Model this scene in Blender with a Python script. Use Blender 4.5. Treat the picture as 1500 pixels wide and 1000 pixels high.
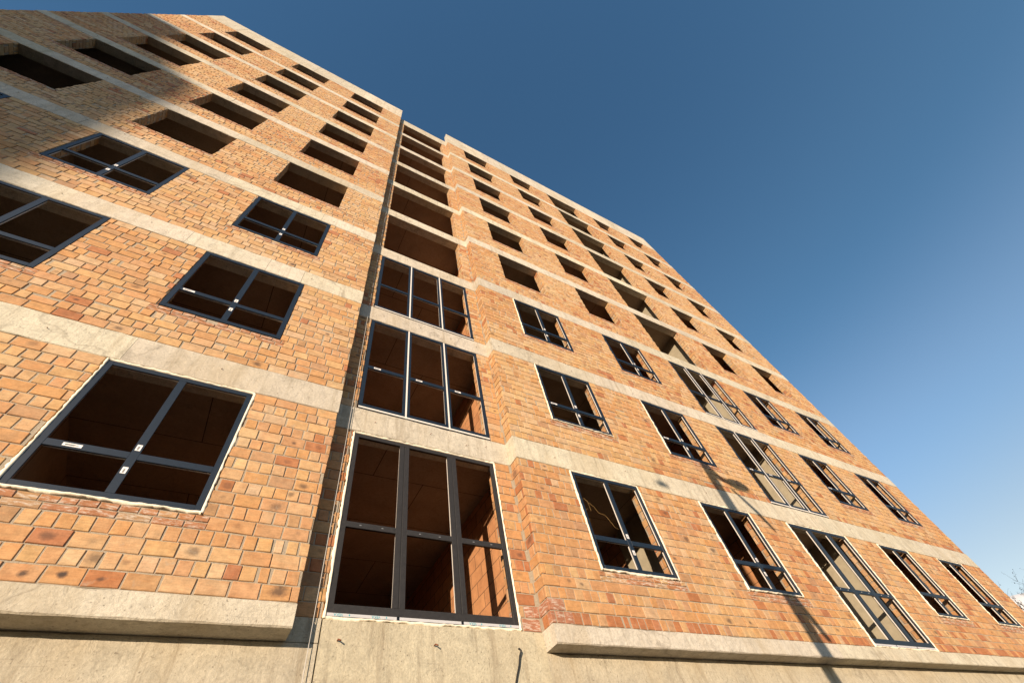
import bpy, bmesh, math, random
from mathutils import Vector, Matrix, noise
random.seed(7)
R = math.radians
for o in list(bpy.data.objects): bpy.data.objects.remove(o)
scene = bpy.context.scene
COL = scene.collection

# ------------------------------------------------------------------ camera, sky, sun, exposure
cam = bpy.data.cameras.new('camera'); camo = bpy.data.objects.new('camera', cam); COL.objects.link(camo)
CZ = 1.6
right = Vector((.86591452, -.4730944, -.16239995)); fwd = Vector((.39399341, .44509108, .80415367)); up = Vector((-.30815783, -.76031284, .5718069))
m = Matrix((( right.x, up.x, -fwd.x, 0), (right.y, up.y, -fwd.y, 0), (right.z, up.z, -fwd.z, CZ), (0, 0, 0, 1)))
camo.matrix_world = m
cam.sensor_fit = 'HORIZONTAL'; cam.sensor_width = 36; cam.lens = 657.4 / 1500 * 36
cam.clip_start = .05; cam.clip_end = 3000
scene.camera = camo
SD = Vector((-.95, -1, .195)).normalized()          # towards the sun
SUN_EL = math.asin(SD.z); SUN_AZ = math.atan2(SD.x, SD.y)
world = bpy.data.worlds.new('World'); scene.world = world; world.use_nodes = True
wn = world.node_tree; bg = wn.nodes['Background']
sky = wn.nodes.new('ShaderNodeTexSky'); sky.sky_type = 'NISHITA'; sky.sun_disc = False
sky.sun_elevation = R(13); sky.sun_rotation = SUN_AZ % (2*math.pi)
sky.altitude = 100; sky.air_density = 1.0; sky.dust_density = .1; sky.ozone_density = 2.2
# the air whitens towards the horizon: the sky's colour graded by elevation only
tcw = wn.nodes.new('ShaderNodeTexCoord'); sxw = wn.nodes.new('ShaderNodeSeparateXYZ'); wn.links.new(tcw.outputs['Generated'], sxw.inputs[0])
rw = wn.nodes.new('ShaderNodeValToRGB'); wn.links.new(sxw.outputs[2], rw.inputs[0]); rw.color_ramp.interpolation = 'EASE'
ee = rw.color_ramp.elements
for _ in range(3): ee.new(.5)
for e_, (p_, c_) in zip(ee, ((0.0, (.45, .36, .32)), (.2, (.82, .62, .50)), (.42, (.70, .69, .66)), (.65, (.43, .57, .59)), (.95, (.36, .52, .57)))):
    e_.position = p_; e_.color = (*c_, 1)
mw = wn.nodes.new('ShaderNodeMix'); mw.data_type = 'RGBA'; mw.blend_type = 'MULTIPLY'; mw.inputs[0].default_value = 1
wn.links.new(sky.outputs[0], mw.inputs[6]); wn.links.new(rw.outputs[0], mw.inputs[7]); sg = wn.nodes.new('ShaderNodeVectorMath'); sg.operation = 'SCALE'; sg.inputs[3].default_value = 2.15
wn.links.new(mw.outputs[2], sg.inputs[0]); wn.links.new(sg.outputs[0], bg.inputs[0]); bg.inputs[1].default_value = .10
sl = bpy.data.lights.new('sun', 'SUN'); so = bpy.data.objects.new('sun', sl); COL.objects.link(so)
sl.energy = 5.0; sl.angle = R(.42); sl.color = (1, .80, .60)
so.rotation_euler = SD.to_track_quat('Z', 'Y').to_euler(); so.location = (-30, -30, 30)
scene.view_settings.view_transform = 'Standard'; scene.view_settings.look = 'None'
scene.view_settings.gamma = 1; scene.view_settings.exposure = .55

# ------------------------------------------------------------------ measured layout (metres)
Y0 = 4.917; YL = Y0 - .256; YR = Y0 - .237
Z0 = 3.9; H = 3.0; BT = .469; BZ = H - BT; SILL = .754
XLE, XL, XS, XR = -9.068, .669, 3.548, 20.259
LW = [(-1.949, -.369), (-4.839, -3.279), (-7.742, -6.173)]
BW = (.96, 3.262)
RW = [(4.6, 6.162), (7.771, 9.329), (10.584, 12.91), (14.336, 15.86), (17.458, 18.974)]
TOP = 32.76
def zk(k): return Z0 + H*k

# ------------------------------------------------------------------ node helpers
class NT:
    def __init__(s, name):
        s.m = bpy.data.materials.new(name); s.m.use_nodes = True
        s.t = s.m.node_tree; s.b = s.t.nodes['Principled BSDF']; s.L = s.t.links
        s.b.inputs['Specular IOR Level'].default_value = .3
    def n(s, typ, **kw):
        n = s.t.nodes.new(typ)
        for k, v in kw.items():
            if k in n.inputs: n.inputs[k].default_value = v
            else: setattr(n, k, v)
        return n
    def l(s, a, b): s.L.new(a, b)
    def pos(s, sc=(1, 1, 1)):
        g = s.n('ShaderNodeNewGeometry'); mp = s.n('ShaderNodeMapping'); mp.inputs['Scale'].default_value = sc
        s.l(g.outputs['Position'], mp.inputs['Vector']); return mp.outputs[0]
    def noise(s, vec, scale, detail=6, rough=.6, dist=0):
        n = s.n('ShaderNodeTexNoise'); n.inputs['Scale'].default_value = scale; n.inputs['Detail'].default_value = detail
        n.inputs['Roughness'].default_value = rough; n.inputs['Distortion'].default_value = dist
        s.l(vec, n.inputs['Vector']); return n.outputs['Fac']
    def ramp(s, fac, stops):
        r = s.n('ShaderNodeValToRGB'); e = r.color_ramp.elements
        while len(e) < len(stops): e.new(.5)
        for i, (p, c) in enumerate(stops):
            e[i].position = p; e[i].color = (c, c, c, 1) if isinstance(c, (int, float)) else (*c, 1)
        s.l(fac, r.inputs[0]); return r.outputs[0]
    def mix(s, fac, a, b, bt='MIX'):
        n = s.n('ShaderNodeMix', data_type='RGBA', blend_type=bt)
        for v, i in ((fac, 0), (a, 6), (b, 7)):
            if hasattr(v, 'links'): s.l(v, n.inputs[i])
            elif isinstance(v, tuple): n.inputs[i].default_value = (*v, 1)
            else: n.inputs[i].default_value = v
        return n.outputs[2]
    def math(s, op, a, b=0.0, c=None):
        n = s.n('ShaderNodeMath', operation=op)
        for i, v in enumerate((a, b, c)):
            if v is None: continue
            if hasattr(v, 'links'): s.l(v, n.inputs[i])
            else: n.inputs[i].default_value = v
        return n.outputs[0]
    def bump(s, h, strength, dist, prev=None):
        b = s.n('ShaderNodeBump'); b.inputs['Strength'].default_value = strength; b.inputs['Distance'].default_value = dist
        s.l(h, b.inputs['Height'])
        if prev is not None: s.l(prev, b.inputs['Normal'])
        return b.outputs[0]
    def out(s, col, rough=.9, nrm=None):
        if hasattr(col, 'links'): s.l(col, s.b.inputs['Base Color'])
        else: s.b.inputs['Base Color'].default_value = (*col, 1)
        if hasattr(rough, 'links'): s.l(rough, s.b.inputs['Roughness'])
        else: s.b.inputs['Roughness'].default_value = rough
        if nrm is not None: s.l(nrm, s.b.inputs['Normal'])
        return s.m

def mat_brick():
    t = NT('fired_clay_brick')
    bc = t.n('ShaderNodeAttribute', attribute_name='bc').outputs['Color']
    lo = t.n('ShaderNodeAttribute', attribute_name='loc')
    spr = t.n('ShaderNodeAttribute', attribute_name='spot').outputs['Fac']; sp = t.math('MAXIMUM', spr, 0.0)
    P = t.pos()
    n1 = t.noise(P, 14, 6, .65); n2 = t.noise(P, 70, 6, .7); n3 = t.noise(P, 5, 5, .6)
    c = t.mix(1.0, bc, t.ramp(n1, [(.3, .80), (.7, 1.16)]), 'MULTIPLY')
    c = t.mix(1.0, c, t.ramp(n2, [(.28, .86), (.55, 1.0), (.8, 1.08)]), 'MULTIPLY')
    hm = t.ramp(t.noise(t.pos((1, 1, 1.6)), 6.5, 5, .6, .5), [(.45, 0.0), (.68, .5)])
    c = t.mix(hm, c, t.mix(1.0, c, (.97, .80, .68), 'MULTIPLY'))
    # faint brush streaks of the extruded clay
    st = t.noise(t.pos((7, 7, 60)), 1.6, 4, .6)
    c = t.mix(1.0, c, t.ramp(st, [(.35, .9), (.65, 1.08)]), 'MULTIPLY')
    # scorch mark in the middle of a brick
    sx = t.n('ShaderNodeSeparateXYZ'); t.l(lo.outputs['Vector'], sx.inputs[0])
    ks = t.math('ADD', .75, t.math('MULTIPLY', sx.outputs[2], 1.5))
    ou = t.math('MULTIPLY', t.math('SUBTRACT', t.math('FRACT', t.math('MULTIPLY', sx.outputs[2], 37.7)), .5), .07)
    ov = t.math('MULTIPLY', t.math('SUBTRACT', t.math('FRACT', t.math('MULTIPLY', sx.outputs[2], 91.3)), .5), .035)
    u = t.math('MULTIPLY', t.math('MULTIPLY', t.math('ADD', sx.outputs[0], ou), 14.0), ks); v = t.math('MULTIPLY', t.math('MULTIPLY', t.math('ADD', sx.outputs[1], ov), 19.0), ks)
    d = t.math('SQRT', t.math('ADD', t.math('MULTIPLY', u, u), t.math('MULTIPLY', v, v)))
    d = t.math('ADD', d, t.math('MULTIPLY', t.math('SUBTRACT', t.noise(P, 22, 4, .6), .5), 1.3))
    mask = t.ramp(t.math('SUBTRACT', 1.15, d), [(0.0, 0.0), (.75, 1.0)])
    mask = t.math('MULTIPLY', mask, sp)
    c = t.mix(t.math('MINIMUM', mask, 1.0), c, (.055, .04, .035))
    # mortar smears and efflorescence
    sm = t.ramp(t.noise(P, 9, 8, .72, .4), [(.57, 0.0), (.68, .65)])
    sm = t.math('MULTIPLY', sm, t.ramp(n3, [(.48, 0.0), (.62, 1.0)]))
    c = t.mix(sm, c, (.37, .31, .235))
    wh = t.ramp(t.noise(t.pos((3, 3, 9)), 5, 8, .75), [(.70, 0.0), (.76, .8)])
    c = t.mix(wh, c, (.60, .55, .47))
    ef = t.math('MULTIPLY', t.math('MAXIMUM', t.math('MULTIPLY', spr, -1.0), 0.0), t.ramp(t.noise(t.pos((2.2, 2.2, 9)), 4.5, 8, .75), [(.50, 0.0), (.60, .7)]))
    c = t.mix(ef, c, (.58, .52, .44))
    pits = t.n('ShaderNodeTexVoronoi'); pits.inputs['Scale'].default_value = 26; t.l(P, pits.inputs['Vector'])
    pm = t.ramp(pits.outputs['Distance'], [(.0, 1.0), (.11, 0.0)])
    pm = t.math('MULTIPLY', pm, t.ramp(t.noise(P, 3.1, 3, .5), [(.55, 0.0), (.66, .8)]))
    c = t.mix(pm, c, (.07, .05, .04))
    h = t.math('ADD', t.math('MULTIPLY', n2, .6), n1)
    nn = t.bump(h, .55, .006)
    nn = t.bump(st, .25, .002, nn)
    return t.out(c, .88, nn)
def mat_mortar():
    t = NT('lime_mortar'); P = t.pos()
    n = t.noise(P, 40, 8, .7); n2 = t.noise(P, 4, 4, .6)
    c = t.mix(n2, (.32, .27, .20), (.42, .355, .265))
    c = t.mix(t.ramp(n, [(.3, .45), (.6, 0.0)]), c, (.22, .18, .14))
    return t.out(c, .95, t.bump(n, .9, .012))
def mat_concrete(name, base, dark, tint_attr=True, ties=True, streak=.5):
    t = NT(name); P = t.pos()
    n = t.noise(P, 1.4, 8, .62); nf = t.noise(P, 38, 8, .75); nm = t.noise(P, 6, 8, .7, .6)
    c = t.mix(t.ramp(n, [(.3, 0.0), (.7, 1.0)]), dark, base)
    c = t.mix(1.0, c, t.ramp(nm, [(.25, .72), (.5, 1.0), (.75, 1.14)]), 'MULTIPLY')
    c = t.mix(1.0, c, t.ramp(nf, [(.3, .76), (.6, 1.06)]), 'MULTIPLY')
    if tint_attr:
        bc = t.n('ShaderNodeAttribute', attribute_name='bc').outputs['Color']
        c = t.mix(1.0, c, bc, 'MULTIPLY')
    s1 = t.noise(t.pos((9, 9, .5)), 1.0, 6, .7)
    c = t.mix(t.math('MULTIPLY', t.ramp(s1, [(.52, 0.0), (.68, 1.0)]), streak), c, (.26, .215, .15))
    # wood grain and scratches left by the formwork
    g = t.noise(t.pos((1.2, 1.2, 22)), 2.0, 6, .7, .8)
    c = t.mix(t.ramp(g, [(.60, 0.0), (.70, .35)]), c, (.22, .19, .15))
    sc = t.ramp(t.noise(t.pos((5, 5, 2.2)), 3.3, 10, .85, 3.0), [(.57, 0.0), (.63, .6)])
    c = t.mix(sc, c, (.21, .175, .125))
    if ties:
        v = t.n('ShaderNodeTexVoronoi'); v.inputs['Scale'].default_value = 17; t.l(P, v.inputs['Vector'])
        pm = t.ramp(v.outputs['Distance'], [(0.0, 1.0), (.17, 0.0)])
        pm = t.math('MULTIPLY', pm, t.ramp(t.noise(P, 2.7, 3, .5), [(.46, 0.0), (.54, .85)]))
        c = t.mix(pm, c, (.06, .05, .04))
    mk = t.ramp(t.noise(t.pos((14, 14, 9)), 1.6, 6, .75, 1.6), [(.60, 0.0), (.66, .6)])
    c = t.mix(mk, c, (.12, .095, .07))
    yl = t.ramp(t.noise(t.pos((2, 2, .6)), .8, 5, .6), [(.5, 0.0), (.68, .4)])
    c = t.mix(yl, c, (.40, .32, .20))
    cr = t.ramp(t.math('ABSOLUTE', t.math('SUBTRACT', t.noise(P, .22, 7, .5, .1), .5)), [(0.0, .35), (.0015, 0.0)])
    c = t.mix(cr, c, (.14, .11, .08))
    h = t.math('ADD', nm, t.math('MULTIPLY', nf, .5))
    nn = t.bump(h, .8, .02)
    nn = t.bump(g, .25, .006, nn)
    return t.out(c, .9, nn)
def mat_plain(name, col, rough=.6, spec=.4, n=0.0, scale=20, metal=0):
    t = NT(name); t.b.inputs['Specular IOR Level'].default_value = spec; t.b.inputs['Metallic'].default_value = metal
    if n:
        f = t.noise(t.pos(), scale, 6, .65)
        c = t.mix(1.0, col, t.ramp(f, [(.3, 1 - n), (.7, 1 + n)]), 'MULTIPLY')
        return t.out(c, rough, t.bump(f, .2, .003))
    return t.out(col, rough)
def mat_blocks():
    t = NT('hollow_clay_block')
    g = t.n('ShaderNodeNewGeometry'); s = t.n('ShaderNodeSeparateXYZ'); t.l(g.outputs['Position'], s.inputs[0])
    cb = t.n('ShaderNodeCombineXYZ'); t.l(t.math('ADD', s.outputs[0], s.outputs[1]), cb.inputs[0]); t.l(s.outputs[2], cb.inputs[1])
    br = t.n('ShaderNodeTexBrick'); t.l(cb.outputs[0], br.inputs['Vector'])
    br.inputs['Scale'].default_value = 1; br.inputs['Brick Width'].default_value = .39; br.inputs['Row Height'].default_value = .235
    br.inputs['Mortar Size'].default_value = .006; br.inputs['Mortar Smooth'].default_value = .3
    br.inputs['Color1'].default_value = (.50, .245, .11, 1); br.inputs['Color2'].default_value = (.43, .20, .09, 1)
    br.inputs['Mortar'].default_value = (.10, .065, .04, 1)
    f = t.noise(t.pos(), 7, 6, .65)
    c = t.mix(1.0, br.outputs[0], t.ramp(f, [(.3, .8), (.7, 1.15)]), 'MULTIPLY')
    return t.out(c, .9, t.bump(t.math('SUBTRACT', f, br.outputs['Fac']), .5, .01))

M_BRICK = mat_brick(); M_MORTAR = mat_mortar()
M_CONC = mat_concrete('cast_concrete', (.60, .555, .455), (.50, .455, .365))
M_WALLC = mat_concrete('poured_concrete_wall', (.50, .45, .345), (.42, .37, .28), streak=.75)
M_CEIL0 = mat_concrete('slab_concrete', (.27, .225, .175), (.21, .17, .13), tint_attr=False, ties=False)
def mat_ceiling():
    t = NT('slab_soffit_concrete'); P = t.pos()
    n = t.noise(P, 1.1, 8, .65, .4); nf = t.noise(P, 24, 8, .75)
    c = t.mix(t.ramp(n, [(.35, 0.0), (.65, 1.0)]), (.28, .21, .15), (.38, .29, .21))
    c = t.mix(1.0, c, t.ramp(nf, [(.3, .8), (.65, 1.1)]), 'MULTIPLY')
    br = t.n('ShaderNodeTexBrick'); t.l(P, br.inputs['Vector']); br.inputs['Scale'].default_value = 1; br.inputs['Brick Width'].default_value = 2.5
    br.inputs['Row Height'].default_value = 1.22; br.inputs['Mortar Size'].default_value = .007; br.inputs['Mortar Smooth'].default_value = .2; br.offset = .35
    c = t.mix(br.outputs['Fac'], c, (.05, .035, .025))
    cr = t.ramp(t.math('ABSOLUTE', t.math('SUBTRACT', t.noise(P, .9, 9, .6, .3), .5)), [(0.0, .35), (.004, 0.0)])
    c = t.mix(cr, c, (.05, .035, .025))
    return t.out(c, .95, t.bump(nf, .3, .004))
M_CEIL = mat_ceiling()
M_BLOCK = mat_blocks()
M_PLASTER = mat_plain('grey_plaster', (.36, .315, .225), .95, .2, .12, 6)
M_FRAME = mat_plain('anthracite_film', (.006, .013, .024), .48, .5, .25, 30)
M_CHAR = mat_plain('charcoal_profile', (.028, .026, .025), .5, .3, .2, 30)
M_WHITE = mat_plain('white_plastic', (.72, .68, .62), .45, .4)
M_GASKET = mat_plain('black_gasket', (.012, .012, .013), .6)
M_FOAM = mat_plain('mounting_foam', (.80, .73, .58), .85, .2, .2, 60)
M_STICK = mat_plain('paper_sticker', (.78, .76, .74), .6)
M_INK = mat_plain('printed_ink', (.12, .12, .12), .7)
M_TEAL = mat_plain('teal_print', (.03, .30, .36), .7)
M_TAPE = mat_plain('protective_tape', (.46, .46, .47), .4)
M_RUST = mat_plain('rusty_steel', (.16, .055, .025), .8, .3, .4, 80)
M_CABLE = mat_plain('pale_cord', (.46, .44, .41), .6)
M_BLACK = mat_plain('black_rubber', (.012, .011, .010), .6)
M_COPPER = mat_plain('bare_cord', (.40, .24, .08), .6)
M_GALV = mat_plain('galvanised_steel', (.30, .31, .32), .5, .5, .15, 8, .4)

# ------------------------------------------------------------------ mesh helpers
class MB:
    def __init__(s): s.v = []; s.f = []; s.mi = []; s.bc = []; s.loc = []; s.spot = []
    def add(s, vs, fs, mi=0, bc=(1, 1, 1), loc=None, spot=0.0):
        o = len(s.v); s.v.extend(vs); s.f.extend([tuple(i + o for i in f) for f in fs]); s.mi.extend([mi]*len(fs))
        s.bc.extend([bc]*len(vs)); s.loc.extend(loc if loc else [(0, 0, 0)]*len(vs)); s.spot.extend([spot]*len(vs))
    def box(s, x0, x1, y0, y1, z0, z1, mi=0, bc=(1, 1, 1)):
        vs = [(x0, y0, z0), (x1, y0, z0), (x1, y1, z0), (x0, y1, z0), (x0, y0, z1), (x1, y0, z1), (x1, y1, z1), (x0, y1, z1)]
        s.add(vs, [(0, 3, 2, 1), (4, 5, 6, 7), (0, 1, 5, 4), (1, 2, 6, 5), (2, 3, 7, 6), (3, 0, 4, 7)], mi, bc)
    def bbox(s, x0, x1, y0, y1, z0, z1, b=.003, mi=0):     # box with a chamfer round the front (-y) face
        vs = [(x0, y1, z0), (x1, y1, z0), (x1, y1, z1), (x0, y1, z1), (x0, y0+b, z0), (x1, y0+b, z0), (x1, y0+b, z1), (x0, y0+b, z1),
              (x0+b, y0, z0+b), (x1-b, y0, z0+b), (x1-b, y0, z1-b), (x0+b, y0, z1-b)]
        fs = [(0, 3, 2, 1), (8, 9, 10, 11)]
        for i in range(4):
            j = (i+1) % 4
            fs += [(i, j, j+4, i+4), (i+4, j+4, j+8, i+8)]
        s.add(vs, fs, mi)
    def tube(s, pts, rad, seg=8, mi=0):
        pts = [Vector(p) for p in pts]; rad = rad if isinstance(rad, (list, tuple)) else [rad]*len(pts)
        o = len(s.v); vs = []; fs = []
        ref = Vector((.31, .17, .93))
        for i, p in enumerate(pts):
            d = (pts[min(i+1, len(pts)-1)] - pts[max(i-1, 0)]).normalized()
            a = d.cross(ref)
            if a.length < .05: a = d.cross(Vector((1, 0, 0)))
            a.normalize(); b = d.cross(a)
            for k in range(seg):
                t = 2*math.pi*k/seg; vs.append(tuple(p + (a*math.cos(t) + b*math.sin(t))*rad[i]))
        for i in range(len(pts)-1):
            for k in range(seg):
                k2 = (k+1) % seg; fs.append((i*seg+k, i*seg+k2, (i+1)*seg+k2, (i+1)*seg+k))
        fs.append(tuple(range(seg))[::-1]); fs.append(tuple((len(pts)-1)*seg+k for k in range(seg)))
        s.add(vs, fs, mi)
    def build(s, name, mats, parent=None, origin=None, smooth=False, attrs=False):
        if not isinstance(mats, (list, tuple)): mats = [mats]
        if origin is None:
            xs = [v[0] for v in s.v]; ys = [v[1] for v in s.v]; zs = [v[2] for v in s.v]
            origin = ((min(xs)+max(xs))/2, (min(ys)+max(ys))/2, min(zs))
        ox, oy, oz = origin
        me = bpy.data.meshes.new(name); me.from_pydata([(x-ox, y-oy, z-oz) for x, y, z in s.v], [], s.f)
        for mm in mats: me.materials.append(mm)
        me.polygons.foreach_set('material_index', s.mi)
        if smooth: me.polygons.foreach_set('use_smooth', [True]*len(s.f))
        if attrs:
            a = me.attributes.new('bc', 'FLOAT_COLOR', 'POINT'); a.data.foreach_set('color', [c for t in s.bc for c in (*t, 1.0)])
            a = me.attributes.new('loc', 'FLOAT_VECTOR', 'POINT'); a.data.foreach_set('vector', [c for t in s.loc for c in t])
            a = me.attributes.new('spot', 'FLOAT', 'POINT'); a.data.foreach_set('value', s.spot)
        me.update()
        o = bpy.data.objects.new(name, me); COL.objects.link(o)
        place(o, parent, Vector(origin)); return o
WPOS = {}
def place(o, parent, w):
    WPOS[o.name] = w
    if parent: o.parent = parent; o.location = w - WPOS[parent.name]
    else: o.location = w
def thing(name, label, cat, loc=(0, 0, 0), group=None):
    o = bpy.data.objects.new(name, None); COL.objects.link(o); place(o, None, Vector(loc)); tag(o, label, cat, group); return o
def tag(o, label, cat, group=None):
    o['label'] = label; o['category'] = cat
    if group: o['group'] = group
    return o

# ------------------------------------------------------------------ brickwork
RH = BZ/17
YEL, PALE, ORG, RED, BRN = (.53, .345, .17), (.55, .39, .215), (.51, .295, .135), (.41, .185, .085), (.44, .27, .14)
def pick(w):
    r = random.random()*sum(w); 
    for c, x in zip((YEL, PALE, ORG, RED, BRN), w):
        r -= x
        if r <= 0: break
    k = random.uniform(.95, 1.05); j = random.uniform(-.05, .05)
    return (min(c[0]*k*(1+j*.3), .8), c[1]*k, c[2]*k*(1-j*2))
def brick(mb, T, u0, u1, z0, z1, col, spot):
    (ox, oy), (ux, uy), (nx, ny) = T
    j = lambda a: random.uniform(-a, a)
    off = random.uniform(-.004, .0025); tl = j(.0025); tz = j(.0015)
    uc, zc = (u0+u1)/2, (z0+z1)/2; rnd = random.random()
    a_, b_ = (.0042, .0034); q = [(u0+j(a_), z0+j(b_)), (u1+j(a_), z0+j(b_)), (u1+j(a_), z1+j(b_)), (u0+j(a_), z1+j(b_))]
    vs = []; loc = []
    for ins, d in ((0, -.022), (.0005, off-.005), (.0045, off)):
        for i, (u, z) in enumerate(q):
            uu = u + (ins if i in (0, 3) else -ins); zz = z + (ins if i < 2 else -ins)
            dd = d + (tl if i in (0, 3) else -tl) + (tz if i < 2 else -tz) if d > -.02 else d
            vs.append((ox + uu*ux + dd*nx, oy + uu*uy + dd*ny, zz)); loc.append((uu-uc, zz-zc, rnd))
    fs = [(8, 9, 10, 11)]
    for a in (0, 4):
        for i in range(4):
            k = (i+1) % 4; fs.append((a+i, a+k, a+k+4, a+i+4))
    mb.add(vs, fs, 0, col, loc, spot)
def style(k, blk):
    # palette weights, share of scorched bricks, share of filled gaps, per storey
    W = {0: (5, 2, 3.6, .22, .5), 1: (5, 2, 3.4, .3, .6), 2: (4.5, 2.5, 3, .5, 1), 3: (4, 3, 2.4, .4, .8), 4: (4, 3.4, 2, .3, .8)}.get(k, (4.5, 2.6, 2.6, .4, .8))
    if blk == 'R' and k == 0: W = (3.2, 1.2, 5, 1.0, .7)
    if blk == 'B' and k == 0: W = (4, 1.5, 3, 1.6, .7)
    return W
def zone(T, u, z, W):
    x = T[0][0] + u*T[1][0]; n = noise.noise(Vector((x*.28, z*.42, T[0][1]))) + .6*noise.noise(Vector((x*1.1, z*1.4, 3.3)))
    f = max(-1, min(1, n*2.2))
    return (W[0]*(1-.45*f), W[1]*(1-.75*f), W[2]*(1+.9*f), W[3]*(1+.9*f), W[4]*(1+.5*f))
def brick_patch(mb, T, u0, u1, z0, z1, holes=(), par=0, k=0, blk='L', sills=True, spots=True):
    W = style(k, blk); n = max(1, round((z1-z0)/RH)); rh = (z1-z0)/n
    for r in range(n):
        a, b = z0+r*rh, z0+(r+1)*rh
        segs = [(u0, u1)]; red = []
        for h in holes:
            if min(b, h[3]) - max(a, h[2]) > rh*.5:
                ns = []
                for s, e in segs:
                    if h[1] <= s or h[0] >= e: ns.append((s, e)); continue
                    if h[0] > s: ns.append((s, h[0]))
                    if h[1] < e: ns.append((h[1], e))
                segs = ns
            elif sills and h[2]-rh*1.2 < a < h[2] and h[2] > z0+.1:
                red.append((h[0]-.07, h[1]+.07))
        for h in red:
            ns = []
            for s, e in segs:
                if h[1] <= s or h[0] >= e: ns.append((s, e)); continue
                if h[0] > s: ns.append((s, h[0]))
                if h[1] < e: ns.append((h[1], e))
            segs = ns
        stre = (r + par) % 2 == 0
        irregular = k in (1, 2) or k > 5
        u = u0 + (0 if stre else -.065) + random.uniform(-.01, .01) - (.262*3)
        cells = []
        while u < u1:
            w = .262 if stre else .131
            if irregular and random.random() < .3: w = random.choice((.131, .262, .2, .262))
            w += random.uniform(-.006, .006)
            g = .0045 + random.random()**2*.007
            if random.random() < (.07 if k in (3, 4) else .035 if irregular else .008): g += .02   # wide joint packed with mortar
            cells.append((u+g, u+w-g)); u += w
        zj = .0048 + random.random()*.002
        rowW = W
        if random.random() < .12: rowW = (W[0]*.4, W[1]*.3, W[2]*1.6, W[3]*3, W[4])
        if r == 0 and blk == 'R' and k in (0, 1): rowW = (1, .3, 3, 6, 1)
        if r == 0 and blk == 'L' and k == 0: rowW = (2, .5, 4, .8, 1.5)
        for s, e in segs:
            for c0, c1 in cells:
                x0, x1 = max(c0, s+.001), min(c1, e-.001)
                if x1-x0 < .035: continue
                if x1 == e-.001 and False: pass
                sp = 0.0
                if spots:
                    isst = (x1-x0) > .2
                    pr = (.7 if r == 0 and blk == 'L' else .2) if (isst and k == 0) else .10 if isst else .03
                    if r in (2, 4) and k == 0 and isst: pr = .42
                    if random.random() < pr: sp = random.choice((.35, .5, .8, 1.0)) if r else random.uniform(.6, 1.1)
                    if r and sp: sp *= .7
                dz = .03 if (irregular and random.random() < .03) else 0
                cc = pick(zone(T, x0, a, rowW)); g_ = (.90, .84, .83) if blk in 'BR' and k == 0 else (.93, .89, .88) if blk in 'BR' and k < 3 else (.96, .93, .95)
                cc = tuple(p*q for p, q in zip(cc, g_))
                if blk in 'BR' and k == 0 and r < 2 and abs(T[0][0]+(x0+x1)/2*T[1][0]-XS) < .3 and random.random() < .6: cc = (.34, .15, .085); sp = -.9
                brick(mb, T, x0, x1, a+zj+random.uniform(-.001, .002), b-zj-dz+random.uniform(-.002, .001), cc, sp)
        for h in red:
            for q in range(2):
                aa, bb = a + q*rh/2, a+(q+1)*rh/2
                u = max(h[0], u0) - random.random()*.1
                while u < min(h[1], u1):
                    w = (.14 if q else .262) + random.uniform(-.01, .02)
                    x0, x1 = max(u+.005, h[0], u0+.002), min(u+w-.005, h[1], u1-.002)
                    if x1-x0 > .03 and random.random() > .02:
                        brick(mb, T, x0, x1, aa+.005, bb-.005, tuple(c*.88 for c in pick((.1, .1, .6, 6, .6))), -1.0)
                    u += w
def rect_columns(u0, u1, z0, z1, holes):
    """rectangles covering the wall minus its holes"""
    out = []; u = u0
    for h in sorted(holes):
        if h[0] > u: out.append((u, h[0], z0, z1))
        if h[2] > z0+.01: out.append((h[0], h[1], z0, h[2]))
        u = h[1]
    if u < u1: out.append((u, u1, z0, z1))
    return out
RC = .0105                                            # how far the mortar lies behind the brick faces

# ------------------------------------------------------------------ the building
bld = thing('apartment_building', 'unfinished orange brick apartment block with concrete bands and dark frames in its lowest windows', 'building', (6, Y0, 0))

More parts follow.
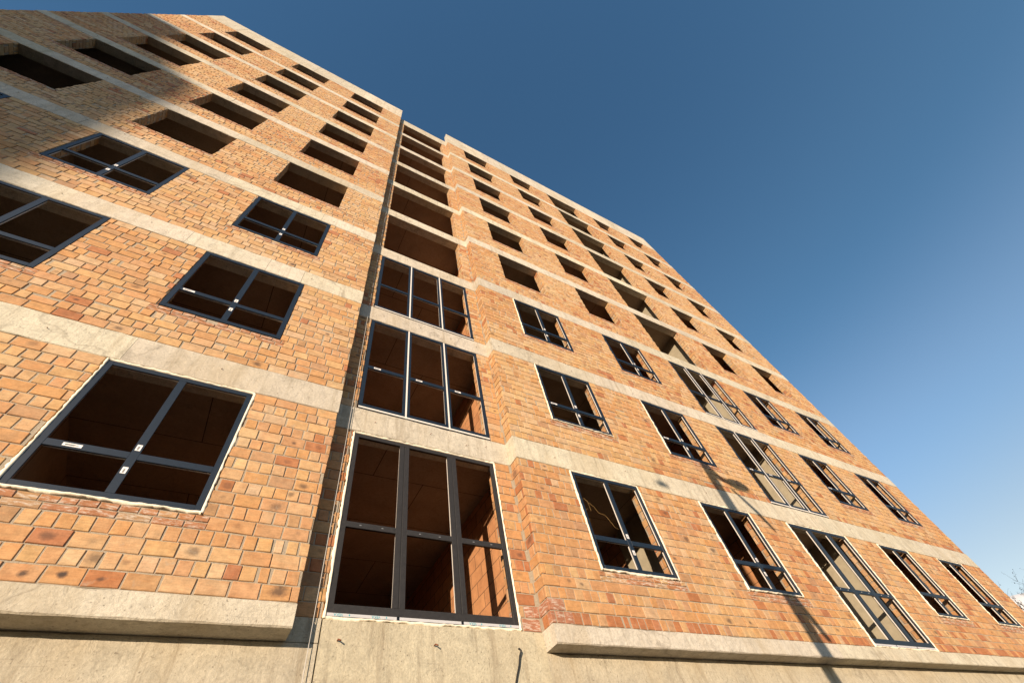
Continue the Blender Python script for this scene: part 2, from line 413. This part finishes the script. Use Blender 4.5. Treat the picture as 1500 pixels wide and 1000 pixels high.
def facade_wall(k, blk, x0, x1, y, wins, tall=()):
    zb, zt = zk(k), zk(k)+BZ
    holes = [(a, b, zb if (a, b) in tall else zb+SILL, zt) for a, b in wins]
    T = ((0, y), (1, 0), (0, -1))
    if blk == 'B':
        for a, b, side in ((x0, wins[0][0], 1), (wins[0][1], x1, 0)):
            mb = MB(); brick_patch(mb, T, a+.002, b, zb, zt, (), k=k, blk=blk)
            mb.box(a if side else a+RC, b-RC if side else b+.1, y+RC, y+.25, zb+.001, zt-.001, 1)
            brick_patch(mb, ((b if side else a, y+.0125), (0, 1), (1 if side else -1, 0)), 0, .238, zb, zt, (), par=side, k=k, blk=blk, sills=False, spots=False)
            mb.build('brick_wall', [M_BRICK, M_MORTAR], bld, attrs=True)
        return
    mb = MB()
    brick_patch(mb, T, x0+(.002 if blk == 'B' else 0), x1, zb, zt, holes, par=0 if blk == 'L' else 1, k=k, blk=blk)
    i0 = RC if blk != 'B' else -.1; i1 = RC if blk != 'B' else -.1
    for a, b, c, d in rect_columns(x0+i0, x1-i1, zb+.001, zt-.001, [(h[0]-RC, h[1]+RC, h[2]-RC if h[2] > zb+.01 else zb, h[3]) for h in holes]):
        if blk == 'B': a = max(a, x0+.0); b = min(b, x1+.1)
        mb.box(a, b, y+RC, y+.25, c, d, 1)
    for a, b, c, d in holes:                          # reveals of brick ends
        brick_patch(mb, ((a, y+.0125), (0, 1), (1, 0)), 0, .238, c, zt, (), par=0, k=k, blk=blk, sills=False, spots=False)
        brick_patch(mb, ((b, y+.0125), (0, 1), (-1, 0)), 0, .238, c, zt, (), par=1, k=k, blk=blk, sills=False, spots=False)
    if blk == 'L':
        brick_patch(mb, ((x1, y+.0125), (0, 1), (1, 0)), 0, Y0-y-.014, zb, zt, (), par=1, k=k, blk=blk, sills=False)
        brick_patch(mb, ((x0, y+.0125), (0, 1), (-1, 0)), 0, .238, zb, zt, (), par=1, k=k, blk=blk, sills=False)
    if blk == 'R':
        brick_patch(mb, ((x0, y+.0125), (0, 1), (-1, 0)), 0, Y0-y-.014, zb, zt, (), par=1, k=k, blk=blk, sills=False)
        brick_patch(mb, ((x1, y+.0125), (0, 1), (1, 0)), 0, .238, zb, zt, (), par=1, k=k, blk=blk, sills=False)
    mb.build('brick_wall', [M_BRICK, M_MORTAR], bld, attrs=True)

for k in range(9):
    facade_wall(k, 'L', XLE, XL, YL, LW)
    facade_wall(k, 'B', XL, XS, Y0, [BW], tall=(BW,))
    facade_wall(k, 'R', XS, XR, YR, RW, tall=(RW[2],))

def nz(x, y, z, s): return noise.noise(Vector((x*s, y*s, z*s)))
def sweep(mb, x0, x1, y0, y1, z0, z1, seed, wav=.007, b=.008, step=.09, tint=1.0, y1b=None):
    """a cast concrete length along x with slightly uneven faces"""
    n = max(2, int((x1-x0)/step)); vs = []; fs = []; P = 9
    for i in range(n+1):
        x = x0 + (x1-x0)*i/n
        f = nz(x, seed, 0, 3.0)*wav + nz(x, seed, 5, 14)*wav*.5; g = nz(x, seed, 9, 2.5)*wav + nz(x, seed, 15, 16)*wav*.55
        e = nz(x, seed, 20, 1.3)*.004; zm = (z0+z1)/2; bl = b*(1+1.6*max(0, nz(x, seed, 31, 6))); bu = b*(1+2.2*max(0, nz(x, seed, 41, 5)))
        pr = [(y1, z1+g*.3), (y0+bu+e, z1+g), (y0+e, z1+g-bu), (y0+e+nz(x, seed, 50, 2)*.004, zm+(z1-z0)*.2), (y0+e+nz(x, seed, 60, 2)*.004, zm-(z1-z0)*.2),
              (y0+e, z0+f+bl), (y0+bl+e, z0+f), ((y0+y1)/2, z0+f*.4), (y1, z0)]
        vs += [(x, yy, zz) for yy, zz in pr]
    for i in range(n):
        for p in range(P):
            q = (p+1) % P; fs.append((i*P+p, i*P+q, (i+1)*P+q, (i+1)*P+p))
    fs.append(tuple(range(P))[::-1]); fs.append(tuple(n*P+p for p in range(P)))
    t = tint; mb.add(vs, fs, 0, (t, t*random.uniform(.98, 1.01), t*random.uniform(.95, 1.02)))
def band(blk, x0, x1, y, z0, z1, cuts, name='concrete_band', depth=.25, wav=.007, mat=None):
    mb = MB(); xs = [x0] + sorted(c for c in cuts if x0+.3 < c < x1-.3) + [x1]
    for a, b in zip(xs, xs[1:]):
        sweep(mb, a+(.002 if a > x0 else 0), b-(.002 if b < x1 else 0), y-.003+random.uniform(-.004, .002), y+depth, z0, z1, random.uniform(0, 99), wav, tint=random.uniform(.88, 1.10))
    return mb.build(name, mat or M_CONC, bld, attrs=True)
cutsL = {1: [-1.84, -5.9], 2: [-1.05, -.45, -3.9, -2.3], 3: [-2.6, -5.2, -.6], 4: [-3.3, -7.3, -1.1]}
cutsR = {1: [7.05, 12.2, 16.9], 2: [6.4, 9.7, 13.3, 18.1], 3: [5.0, 8.8, 14.9]}
for k in range(1, 9):
    a, b = zk(k)-BT, zk(k)
    rc = lambda lo, hi: [random.uniform(lo, hi) for _ in range(int((hi-lo)/3.2))]
    band('L', XLE, XL, YL, a, b, cutsL.get(k) or rc(XLE, XL), wav=.012)
    band('B', XL+.0015, XS-.0015, Y0, a, b, [])
    band('R', XS, XR, YR, a, b, cutsR.get(k) or rc(XS, XR))
a = zk(9)-BT
for nm, x0, x1, y, z0, z1 in (('L', XLE, XL, YL, a, TOP), ('B', XL+.0015, XS-.0015, Y0, a-.12, zk(9)+.62), ('R', XS, XR, YR, a, TOP+.03)):
    o = band(nm, x0, x1, y, z0, z1, [x0 + 1.25*i + random.uniform(-.1, .1) for i in range(1, int((x1-x0)/1.25))], 'roof_parapet')
# overhanging ledges and the ground floor wall
for nm, x0, x1, y in (('L', XLE, XL, YL), ('R', XS, XR, YR)):
    mb = MB()
    cs = [x0, x1] if nm == 'L' else [x0, 9.3, x1]
    for a, b in zip(cs, cs[1:]): sweep(mb, a+.001, b-.001, y-.004, Y0+.25, Z0-.218, Z0, 3+a, .006, .01)
    mb.build('concrete_ledge', M_CONC, bld, attrs=True)
mb = MB()
sweep(mb, XLE, .957, Y0, Y0+.25, -.3, Z0-.2185, 11, .003)
mb.box(XL+.001, .957, Y0+.001, Y0+.25, Z0-.2180, Z0-.001)
sweep(mb, .9715, XS-.001, Y0-.002, Y0+.25, -.3, Z0-.001, 17, .003, tint=1.04)
sweep(mb, XS+.0005, XR, Y0, Y0+.25, -.3, Z0-.2185, 23, .003, tint=1.0)
mb.build('ground_wall', M_WALLC, bld, attrs=True)
# floors, partitions, back and end walls
for k in range(10):
    z = zk(k); mb = MB()
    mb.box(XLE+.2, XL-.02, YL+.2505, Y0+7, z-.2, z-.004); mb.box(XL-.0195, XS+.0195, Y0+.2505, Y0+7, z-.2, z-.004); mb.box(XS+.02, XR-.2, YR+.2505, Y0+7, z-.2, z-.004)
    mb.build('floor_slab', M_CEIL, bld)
PART = [(-5.55, -5.35), (-2.55, -2.4), (.70, .80), (3.68, 3.80), (7.1, 7.3), (10.2, 10.32), (13.15, 13.35), (16.6, 16.75)]
for k in range(9):
    za, zb = zk(k)-.002, zk(k+1)-.202
    mb = MB()
    for a, b in PART:
        yy = Y0+.252 if b < 4 and a > .6 else (YL if a < .7 else YR)+.252
        if a in (7.1, 13.15):
            L = 1.55 if a == 7.1 else 5.8
            mb.box(a, b, yy, yy+L, za, zb, 1); mb.box(a+.02, b-.02, yy+L+.001, Y0+6.9, za, zb, 0)
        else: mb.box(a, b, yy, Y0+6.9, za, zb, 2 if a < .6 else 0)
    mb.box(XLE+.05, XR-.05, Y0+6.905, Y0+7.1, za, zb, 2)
    mb.box(XLE+.05, XLE+.25, YL+.252, Y0+6.9, za, zb, 2); mb.box(XR-.25, XR-.05, YR+.252, Y0+6.9, za, zb, 0)
    # lintel blocks carrying the outer wall's inner leaf
    mb.build('partition_wall', [M_BLOCK, M_PLASTER, M_CEIL], bld)
mb = MB()
mb.box(XLE+.02, XLE+.045, YL+.252, Y0+7.1, -.3, TOP-.4, 1); mb.box(XR-.045, XR-.02, YR+.252, Y0+7.1, -.3, TOP-.4, 1); mb.box(XLE+.02, XR-.02, Y0+7.1005, Y0+7.3, -.3, TOP-.4, 1)
mb.build('rear_wall', [M_BLOCK, M_CEIL], bld)

# ------------------------------------------------------------------ windows
def profile_h(mb, x0, x1, y, z0, z1, w=.012):
    mb.bbox(x0, x1, y, y+.016, z0, z1, .002, 0); mb.box(x0, x1, y+.0165, y+.022, z0+w*.7, z1-w*.7, 2); mb.box(x0, x1, y+.0225, y+.050, z0+w, z1-w, 1)
def profile_v(mb, x0, x1, y, z0, z1, w=.012):
    mb.bbox(x0, x1, y, y+.016, z0, z1, .002, 0); mb.box(x0+w*.7, x1-w*.7, y+.0165, y+.022, z0, z1, 2); mb.box(x0+w, x1-w, y+.0225, y+.050, z0, z1, 1)
MATS3 = [M_FRAME, M_WHITE, M_GASKET]
def foam(root, x0, x1, z0, z1, y, seed, amt=1.0, sides='LRTB'):
    mb = MB()
    def strip(p, q, nx_, nz_):
        n = max(8, int((Vector(q)-Vector(p)).length/.022)); vs = []; fs = []
        for i in range(n+1):
            t = i/n; x = p[0]+(q[0]-p[0])*t; z = p[1]+(q[1]-p[1])*t
            w = (.013 + .026*max(0, nz(x*1.0, seed, z, 4)+.25) + .016*nz(x, seed+7, z, 26))*amt
            w = max(.006, w); d = .012+.012*nz(x, seed+3, z, 17)
            for a, dy in ((-.010, .004), (-.004, -d), (w*.6, -d*.9), (w, .006), (w*.8, .04), (-.010, .04)):
                vs.append((x+nx_*a, y+dy, z+nz_*a))
        for i in range(n):
            for k in range(6):
                k2 = (k+1) % 6; fs.append((i*6+k, i*6+k2, (i+1)*6+k2, (i+1)*6+k))
        fs.append((0, 1, 2, 3, 4, 5)); fs.append(tuple(n*6+k for k in (5, 4, 3, 2, 1, 0)))
        mb.add(vs, fs)
    if 'L' in sides: strip((x0, z0-.01), (x0, z1+.008), -1, 0)
    if 'R' in sides: strip((x1, z0-.01), (x1, z1+.008), 1, 0)
    if 'B' in sides: strip((x0, z0), (x1, z0), 0, -1)
    if 'T' in sides: strip((x0, z1), (x1, z1), 0, 1)
    mb.build('foam_seal', M_FOAM, root, smooth=True)
def sticker(root, xc, zc, y, w, h):
    mb = MB(); mb.box(xc-w/2, xc+w/2, y-.0012, y+.004, zc-h/2, zc+h/2, 0)
    vert = h > w
    for i in range(4):
        t = (i+1)/5.5
        if vert: mb.box(xc-w*.3+w*.6*t*.9, xc-w*.3+w*.6*t*.9+.003, y-.0018, y-.0008, zc-h*.38, zc+h*(.1+.25*random.random()), 1)
        else: mb.box(xc-w*.38, xc+w*(.1+.25*random.random()), y-.0018, y-.0008, zc-h*.3+h*.6*t*.9, zc-h*.3+h*.6*t*.9+.003, 1)
    mb.build('paper_sticker', [M_STICK, M_INK], root)
def window2(x0, x1, k, y, foam_sides='', famt=1.0, stick=(), w=.068, label=None):
    z0 = zk(k)+SILL+.008; z1 = zk(k)+BZ-.006; x0 += .008; x1 -= .008
    yf = y+.004+random.uniform(-.002, .004)
    if 'L' in foam_sides: x0 += .012
    if 'R' in foam_sides: x1 -= .012
    if 'T' in foam_sides: z1 -= .016
    if 'B' in foam_sides: z0 += .012
    mb = MB(); profile_v(mb, x0, x0+w, yf, z0, z1); profile_v(mb, x1-w, x1, yf, z0, z1)
    profile_h(mb, x0+w, x1-w, yf, z0, z0+w); profile_h(mb, x0+w, x1-w, yf, z1-w, z1)
    root = mb.build('window_frame', MATS3, bld)
    if label: root['label'] = label
    xm = (x0+x1)/2; zt = zk(k)+SILL+.525; mw = .078
    mb = MB(); profile_v(mb, xm-mw/2, xm+mw/2, yf+.0007, z0+w, z1-w); mb.build('mullion', MATS3, root)
    for a, b in ((x0+w, xm-mw/2), (xm+mw/2, x1-w)):
        mb = MB(); profile_h(mb, a, b, yf+.0012, zt-mw/2, zt+mw/2); mb.build('transom', MATS3, root)
    for s in stick:
        if s == 'a': sticker(root, xm, zt+.10+random.uniform(0, .03), yf, .045, .075)
        if s == 'b': sticker(root, xm, zt-.15-random.uniform(0, .03), yf, .045, .075)
        if s == 'l': sticker(root, x0+w+.11, zt, yf, .15, .036)
        if s == 'r': sticker(root, xm+mw/2+.12, zt, yf, .11, .036)
    if foam_sides: foam(root, x0, x1, z0, z1, yf, x0*3+k, famt, foam_sides)
    return root, yf
def window3(x0, x1, k, y, row, foam_sides='', text=False):
    z0 = zk(k)+.010; z1 = zk(k)+BZ-.008; x0 += .008; x1 -= .008; yf = y+.004
    if foam_sides: x0 += .014; x1 -= .014; z1 -= .018; z0 += .008
    bar = .045; w = .062 if row else .072; MT = [M_CHAR, M_CHAR, M_GASKET, M_WHITE, M_GALV] if text else MATS3; n = 3; W = (x1-x0)/n
    mb = MB()
    root = None
    profile_v(mb, x0, x0+w, yf, z0+bar, z1); profile_v(mb, x1-w, x1, yf, z0+bar, z1)
    profile_h(mb, x0+w, x1-w, yf, z0+bar, z0+bar+w*1.15); profile_h(mb, x0+w, x1-w, yf, z1-w, z1)
    root = mb.build('window_frame', MT, bld)
    for i in (1, 2):
        xm = x0+W*i; mb = MB()
        for a, b in ((xm-w, xm-.005), (xm+.005, xm+w)): profile_v(mb, a, b, yf+.0006, z0+bar+w*1.15, z1-w)
        mb.box(xm-.005, xm+.005, yf+.008, yf+.07, z0+bar+w*1.15, z1-w, 0)
        if row > 0: mb.box(xm-.013, xm+.013, yf-.006, yf+.0002, z0+.01, z1-.003, 1)
        if text: mb.box(xm+.006, xm+w-.012, yf+.0235, yf+.0235, z0, z0, 0) if False else mb.box(xm-w+.0115, xm-w+.0118, yf+.03, yf+.06, z0+.15, z1-w, 3)
        mb.build('mullion', MT, root)
    zt = zk(k)+1.058; mw = .075
    for i in range(3):
        a = x0+W*i+w; b = x0+W*(i+1)-w
        mb = MB(); profile_h(mb, a, b, yf+.0012, zt-mw/2, zt+mw/2)
        if row == 0:
            for f in (.28, .72): mb.bbox(a+(b-a)*f-.012, a+(b-a)*f+.012, yf-.002, yf+.004, zt-.0045, zt+.0045, .001, 1 if not text else 4)
        mb.build('transom', MT, root)
        if row == 1: sticker(root, a+.16, zt, yf, .12, .034)
    for i in range(3):
        a = x0+W*i+.006; b = x0+W*(i+1)-.006
        mb = MB(); mb.box(a, b, yf+.004, yf+.07, z0-.002, z0+bar-.001, 0)
        if row == 0: mb.box(a+.01, b-.01, yf+.001, yf+.0035, z0+.012, z0+bar-.003, 1)
        else: mb.bbox(a, b, yf-.010, yf+.0035, z0+.014, z0+bar-.001, .002, 2)
        st = mb.build('sill_strip', [M_FRAME, M_TAPE, M_WHITE], root)
        if text and i != 1:
            for j, f in enumerate((.10, .62)):
                xw = a + (b-a)*f
                cu = bpy.data.curves.new('printed_word', 'FONT'); cu.body = 'VEKA'; cu.size = .038; cu.extrude = .0004; cu.materials.append(M_TEAL); cu.align_x = 'LEFT'
                tmp = bpy.data.objects.new('printed_word', cu); COL.objects.link(tmp); me = bpy.data.meshes.new_from_object(tmp); bpy.data.objects.remove(tmp)
                o = bpy.data.objects.new('printed_word', me); COL.objects.link(o)
                o.rotation_euler = (R(90), R(180), 0)
                place(o, root, Vector((xw+.095, yf+.0004, z0+bar-.006)))
                dm = MB(); dx = xw+.16; dz = z0+.028
                dm.add([(dx-.008, yf, dz), (dx, yf, dz-.011), (dx+.008, yf, dz), (dx, yf, dz+.011), (dx-.008, yf+.0009, dz), (dx, yf+.0009, dz-.011), (dx+.008, yf+.0009, dz), (dx, yf+.0009, dz+.011)],
                       [(0, 1, 2, 3), (7, 6, 5, 4), (0, 4, 5, 1), (1, 5, 6, 2), (2, 6, 7, 3), (3, 7, 4, 0)])
                dm.build('printed_mark', M_TEAL, root)
    if foam_sides: foam(root, x0, x1, z0-.004, z1, yf, x0*3+k, 1.0, foam_sides)
    return root, yf

r0, yf = window2(*LW[0], 0, YL, 'LRTB', 1.0, 'ab')
sticker(r0, LW[0][0]+.30, zk(0)+SILL+.525, yf, .15, .036)
window2(*LW[1], 0, YL, 'LRTB'); window2(*LW[2], 0, YL, 'LRTB')
window2(*LW[0], 1, YL, '', 1, 'abl'); window2(*LW[1], 1, YL, '', 1, 'ab'); window2(*LW[2], 1, YL)
window2(*LW[0], 2, YL, '', 1, 'ab'); window2(*LW[1], 2, YL, '', 1, 'ab'); window2(*LW[2], 2, YL)
for k in range(3):
    window3(*BW, k, Y0, k, 'LRTB' if k == 0 else '', text=(k == 0))
    window2(*RW[0], k, YR, ('LRTB', 'LB', 'L')[k], (1.0, .5, .4)[k], ('ab', 'abl', 'ab')[k])
    window2(*RW[1], k, YR, ('LRTB', 'L', '')[k], (1.0, .4, 1)[k], ('ab', 'abl', 'ab')[k])
    window3(*RW[2], k, YR, k, 'LRTB' if k == 0 else '')
    window2(*RW[3], k, YR, ('LRTB', '', '')[k], .8, ('b', 'l', '')[k])
    window2(*RW[4], k, YR, ('LRTB', '', '')[k], .8)

# rusty bar ends sticking out of the concrete
def stub(x, y, z, dx=.02, dz=.02, L=.06, r=.006):
    mb = MB(); mb.tube([(x, y+.03, z), (x, y-L*.6, z), (x+dx, y-L, z+dz)], r, 6); mb.build('rebar_stub', M_RUST, bld)
def pz(px, py, y):
    d = right*((px-750)/657.4) + fwd - up*((py-500)/657.4); t = y/d.y; return d.x*t, d.z*t+CZ
for px, py in ((494, 938), (636, 945)):
    x, z = pz(px, py, Y0); stub(x, Y0, z, .02, -.02, .06, .007)
for k in range(1, 6):
    for x in (1.25, 2.05, 2.75, 3.2) if k < 3 else (1.6, 2.7):
        stub(x+random.uniform(-.1, .1), Y0, zk(k)-.22+random.uniform(-.05, .05), random.uniform(-.02, .02), .01, .03, .004)
    for i in range(9): stub(XS+.5+i*1.9+random.uniform(-.5, .5), YR, zk(k)-.2+random.uniform(-.1, .1), .01, -.01, .022, .004)
    for i in range(5): stub(XLE+1+i*1.9+random.uniform(-.5, .5), YL, zk(k)-.2+random.uniform(-.1, .1), .01, -.01, .022, .004)

# ------------------------------------------------------------------ loose cables
def cable(name, pts, r, mat, label, cat, seg=7):
    mb = MB(); mb.tube(pts, r, seg); o = mb.build(name, mat, None, smooth=True); return tag(o, label, cat)
pts = [(.862+.012*math.sin(z*.31), Y0-.05+.01*math.sin(z*.7), z) for z in [0.05+i*.5 for i in range(62)]]
cable('hanging_cord', pts, .0036, M_CABLE, 'thin pale cord hanging down the recess corner left of the tall framed windows', 'cord')
def px3(pl): return [(*([pz(a, b, Y0)[0]]), Y0-.02-c, pz(a, b, Y0)[1]) for a, b, c in pl]
cable('black_cable', px3([(759.5, 949, -.05), (759.5, 950.5, 0), (761, 954, .02), (759.5, 962, .01), (759, 975, .004), (756, 990, .004), (754, 1003, .004), (751, 1030, .01)]), .009, M_BLACK, 'short black cable drooping from a hole in the concrete below the lowest tall window', 'cable')
def px4(pl, y): return [(pz(a, b, y)[0], y, pz(a, b, y)[1]) for a, b in pl]
cable('tangled_wire', px4([(857, 772), (862, 768), (865, 760), (858, 757), (854, 750), (861, 744), (866, 748), (860, 733), (853, 732), (855, 729), (861, 735), (870, 742), (877, 751), (886, 754), (893, 762), (901, 772), (909, 776)], YR+.16), .0018, M_COPPER,
      'thin yellowish wire dangling in a loop inside the lowest window beside the recess', 'wire', 5)

# ------------------------------------------------------------------ ground
def mat_ground():
    t = NT('dusty_ground'); P = t.pos()
    n = t.noise(P, .6, 8, .7); f = t.noise(P, 25, 8, .7)
    c = t.mix(t.ramp(n, [(.35, 0.0), (.65, 1.0)]), (.050, .045, .038), (.085, .075, .062))
    c = t.mix(1.0, c, t.ramp(f, [(.3, .75), (.7, 1.15)]), 'MULTIPLY')
    return t.out(c, .95, t.bump(f, .6, .03))
mb = MB(); n = 24; S = 1500
import itertools
gs = [-S + 2*S*i/n for i in range(n+1)]
vs = [(x, y, 0) for y in gs for x in gs]; fs = [(j*(n+1)+i, j*(n+1)+i+1, (j+1)*(n+1)+i+1, (j+1)*(n+1)+i) for j in range(n) for i in range(n)]
mb.add(vs, fs); g = mb.build('ground', mat_ground(), None, (0, 0, 0)); g['kind'] = 'structure'

# ------------------------------------------------------------------ street lamp behind the camera (its shadow falls on the facade)
D = 7.0
def back(x, z, d=D):    # facade point (rel. to camera height) -> point d metres in front of the facade towards the sun
    t = d/(-SD.y); return (x + SD.x*t, YR + SD.y*t, z + CZ + SD.z*t)
bx, by, _ = back(8.83, 0)
lamp = thing('street_lamp', 'grey steel street lamp standing on the open ground before the facade', 'street lamp', (bx, by, 0))
topz = back(8.83, 6.35)[2]
mb = MB(); mb.tube([(bx, by, 0), (bx, by, 1.2), (bx, by, topz)], [.14, .13, .115], 14); mb.build('pole', M_GALV, lamp, smooth=True)
mb = MB(); a = Vector(back(8.86, 5.95)); h0 = Vector(back(9.35, 5.60)); h1 = Vector(back(9.95, 5.62))
mb.tube([a, a*.6+h0*.4+Vector((0, 0, -.10)), h0, h0*.8+h1*.2], [.10, .085, .075, .065], 10); mb.build('bracket_arm', M_GALV, lamp, smooth=True)
mb = MB(); 
vs = []; fs = []; c = (h0*.52+h1*.48); U = (h1-h0).normalized(); V = Vector((0, 0, 1)); Wd = U.cross(V).normalized(); V = Wd.cross(U)
for i in range(13):
    t = math.pi*i/12; r = math.sin(t)**.6
    for k in range(16):
        p = 2*math.pi*k/16; vs.append(tuple(c - U*math.cos(t)*.30 + (Wd*math.cos(p)*.19 + V*math.sin(p)*.15)*r))
for i in range(12):
    for k in range(16): fs.append((i*16+k, i*16+(k+1) % 16, (i+1)*16+(k+1) % 16, (i+1)*16+k))
mb.add(vs, fs); mb.build('lamp_head', M_GALV, lamp, smooth=True)
mb = MB(); p = [Vector(back(*q)) for q in ((9.28, 5.42), (9.46, 5.20), (9.68, 4.90), (9.82, 4.62), (9.9, 4.45))]
mb.tube([tuple(q) for q in p], [.03, .045, .055, .05, .02], 8); mb.build('hanging_cable_bundle', M_BLACK, lamp, smooth=True)
mb = MB(); p = [Vector(back(*q)) for q in ((8.86, 3.35), (8.98, 3.0), (9.10, 2.65), (9.21, 2.33))]
mb.tube([tuple(q) for q in p], [.07, .075, .065, .05], 8); mb.build('slanting_strut', M_GALV, lamp, smooth=True)
# unseen lamp, wire and poles, added so the head shades one spot of the lowest band
hd = Vector(back(6.92, 5.03, 12)); A = Vector(back(25, 5.9, 12)); B = Vector(back(-26, 5.9, 12))
l2 = thing('added_shade_lamp', 'unseen small lamp added for its spot of shade, hung from a wire', 'added hanging lamp', (hd.x, hd.y, hd.z))
vs = []; fs = []
mb = MB(); mb.tube([tuple(hd+Vector((0, 0, a))) for a in (-.06, -.045, 0, .04, .07, .12)], [.04, .11, .13, .08, .03, .015], 16); mb.build('lamp_head', M_GALV, l2, smooth=True)
mb = MB(); mb.tube([tuple(hd+Vector((0, 0, .115))), tuple(hd+Vector((0, 0, .5)))], .006, 6); mb.build('hanger', M_GALV, l2)
mb = MB(); top = hd+Vector((0, 0, .5)); n = 20
mb.tube([tuple(B.lerp(top, i/n) - Vector((0, 0, .3*math.sin(math.pi*i/n)))) for i in range(n)] + [tuple(top.lerp(A, i/n) - Vector((0, 0, .3*math.sin(math.pi*i/n)))) for i in range(n+1)], .005, 5)
o = mb.build('added_span_wire', M_BLACK, None); tag(o, 'unseen thin black wire added to carry the hung lamp', 'wire')
for q, nm in ((A, 'unseen grey steel pole added at the right end of the span wire'), (B, 'unseen grey steel pole added at the left end of the span wire')):
    mb = MB(); mb.tube([(q.x, q.y, 0), (q.x, q.y, q.z+.4)], [.11, .08], 12); tag(mb.build('added_wire_pole', M_GALV, None, smooth=True), nm, 'pole', 'added poles carrying the span wire')

# ------------------------------------------------------------------ neighbouring block (casts the broad shadow at upper left)
def bk(x, z): return back(x, z, 72)
nb = thing('neighbour_building', 'tall grey plastered block with stepped roofline standing behind the camera', 'building', (bk(-10, 0)[0], bk(-10, 0)[1], 0))
prof = [(-4.35, -20), (-4.5, 9.0), (-4.8, 12), (-4.85, 15.3), (-5.1, 16.7), (-5.9, 17.2), (-7.0, 19.6), (-7.6, 21.0), (-7.25, 22.4), (-8.0, 23.2), (-9.6, 23.3), (-22, 23.6), (-22, -20)]
pp = [bk(*q) for q in prof]; y0 = pp[0][1]; pp = [(x, z if z > 0 else 0) for x, _, z in pp]
pp[0] = (pp[1][0], 0); pp[-1] = (pp[-1][0], 0)
M_PLN = mat_plain('grey_render', (.30, .28, .25), .9, .2, .12, 1.2)
M_GLS = mat_plain('window_glass', (.03, .035, .04), .1, .5)
mb = MB(); n = len(pp)
mb.add([(x, y0, z) for x, z in pp]+[(x+SD.x/SD.y*-11, y0-11, z) for x, z in pp], [tuple(range(n)), tuple(range(2*n-1, n-1, -1))]+[((i+1) % n, i, i+n, (i+1) % n+n) for i in range(n)])
mb.build('wall', M_PLN, nb)
x1 = pp[0][0]
for fl in range(8):
    for i in range(4):
        xa = x1-2.4-i*3.3; za = 1.2+fl*3.0
        mb = MB(); mb.box(xa-1.4, xa, y0, y0+.05, za, za+1.5, 0); mb.box(xa-1.3, xa-.04, y0+.051, y0+.06, za+.08, za+1.42, 1); mb.build('window', [M_WHITE, M_GLS], nb)

# ------------------------------------------------------------------ white air dome and bare tree far right
dome = MB(); cx, cy, rx_, ry_, rz_ = 62, 17, 12, 14, 13.9
vs = []; fs = []; A = 48; B = 14
for i in range(B+1):
    t = math.pi/2*i/B
    for k in range(A):
        p = 2*math.pi*k/A; wob = 1+.012*math.cos(p*12); vs.append((cx+rx_*math.cos(t)*math.cos(p)*wob, cy+ry_*math.cos(t)*math.sin(p)*wob, rz_*math.sin(t)**.9))
for i in range(B):
    for k in range(A): fs.append((i*A+k, i*A+(k+1) % A, (i+1)*A+(k+1) % A, (i+1)*A+k))
dome.add(vs, fs); o = dome.build('air_dome', mat_plain('white_membrane', (.80, .78, .74), .6, .3, .04, 1), None, smooth=True)
tag(o, 'white rounded membrane roof just showing past the far right edge of the block', 'dome')

M_BARK = mat_plain('dark_bark', (.02, .018, .018), .9, .2, .3, 20); M_LEAF = mat_plain('dry_leaf', (.018, .018, .022), .8, .2, .2, 30)
tr = thing('bare_tree', 'dark bare twigged tree reaching in at the far right edge above the white roof', 'tree', (46, 7.45, 0))
tb = MB(); cb = MB()
rng = random.Random(5)
def branch(p, d, L, r, depth):
    pts = [p]; n = 5; q = p.copy(); dd = d.copy()
    for i in range(n):
        dd = (dd + Vector((rng.uniform(-.16, .16), rng.uniform(-.16, .16), rng.uniform(-.06, .14)))).normalized(); q = q + dd*L/n; pts.append(q.copy())
    tgt = tb if depth < 2 else cb
    tgt.tube(pts, [r*(1-.6*i/n) for i in range(n+1)], 6 if depth < 3 else 4, 0)
    if depth >= 5: 
        for i in range(3):
            c = pts[rng.randint(1, n)]; a = Vector((rng.uniform(-1, 1), rng.uniform(-1, 1), rng.uniform(-1, .3))).normalized()*.10; b = a.cross(Vector((0, 0, 1))).normalized()*.025
            cb.add([tuple(c), tuple(c+a*.5+b), tuple(c+a), tuple(c+a*.5-b)], [(0, 1, 2, 3)], 1)
        return
    for i in range(4 if depth else 7):
        t = rng.uniform(.35, 1.0); c = pts[min(n, int(t*n)+0)]
        ax = Vector((rng.uniform(-1, 1), rng.uniform(-1, 1), rng.uniform(-.1, .9))).normalized()
        branch(c, (dd*.55+ax*.85).normalized(), L*rng.uniform(.5, .72), r*.5, depth+1)
branch(Vector((46, 7.45, 0)), Vector((0, .06, 1)), 7.1, .22, 0)
tb.build('trunk', M_BARK, tr, smooth=True); cb.build('crown', [M_BARK, M_LEAF], tr)
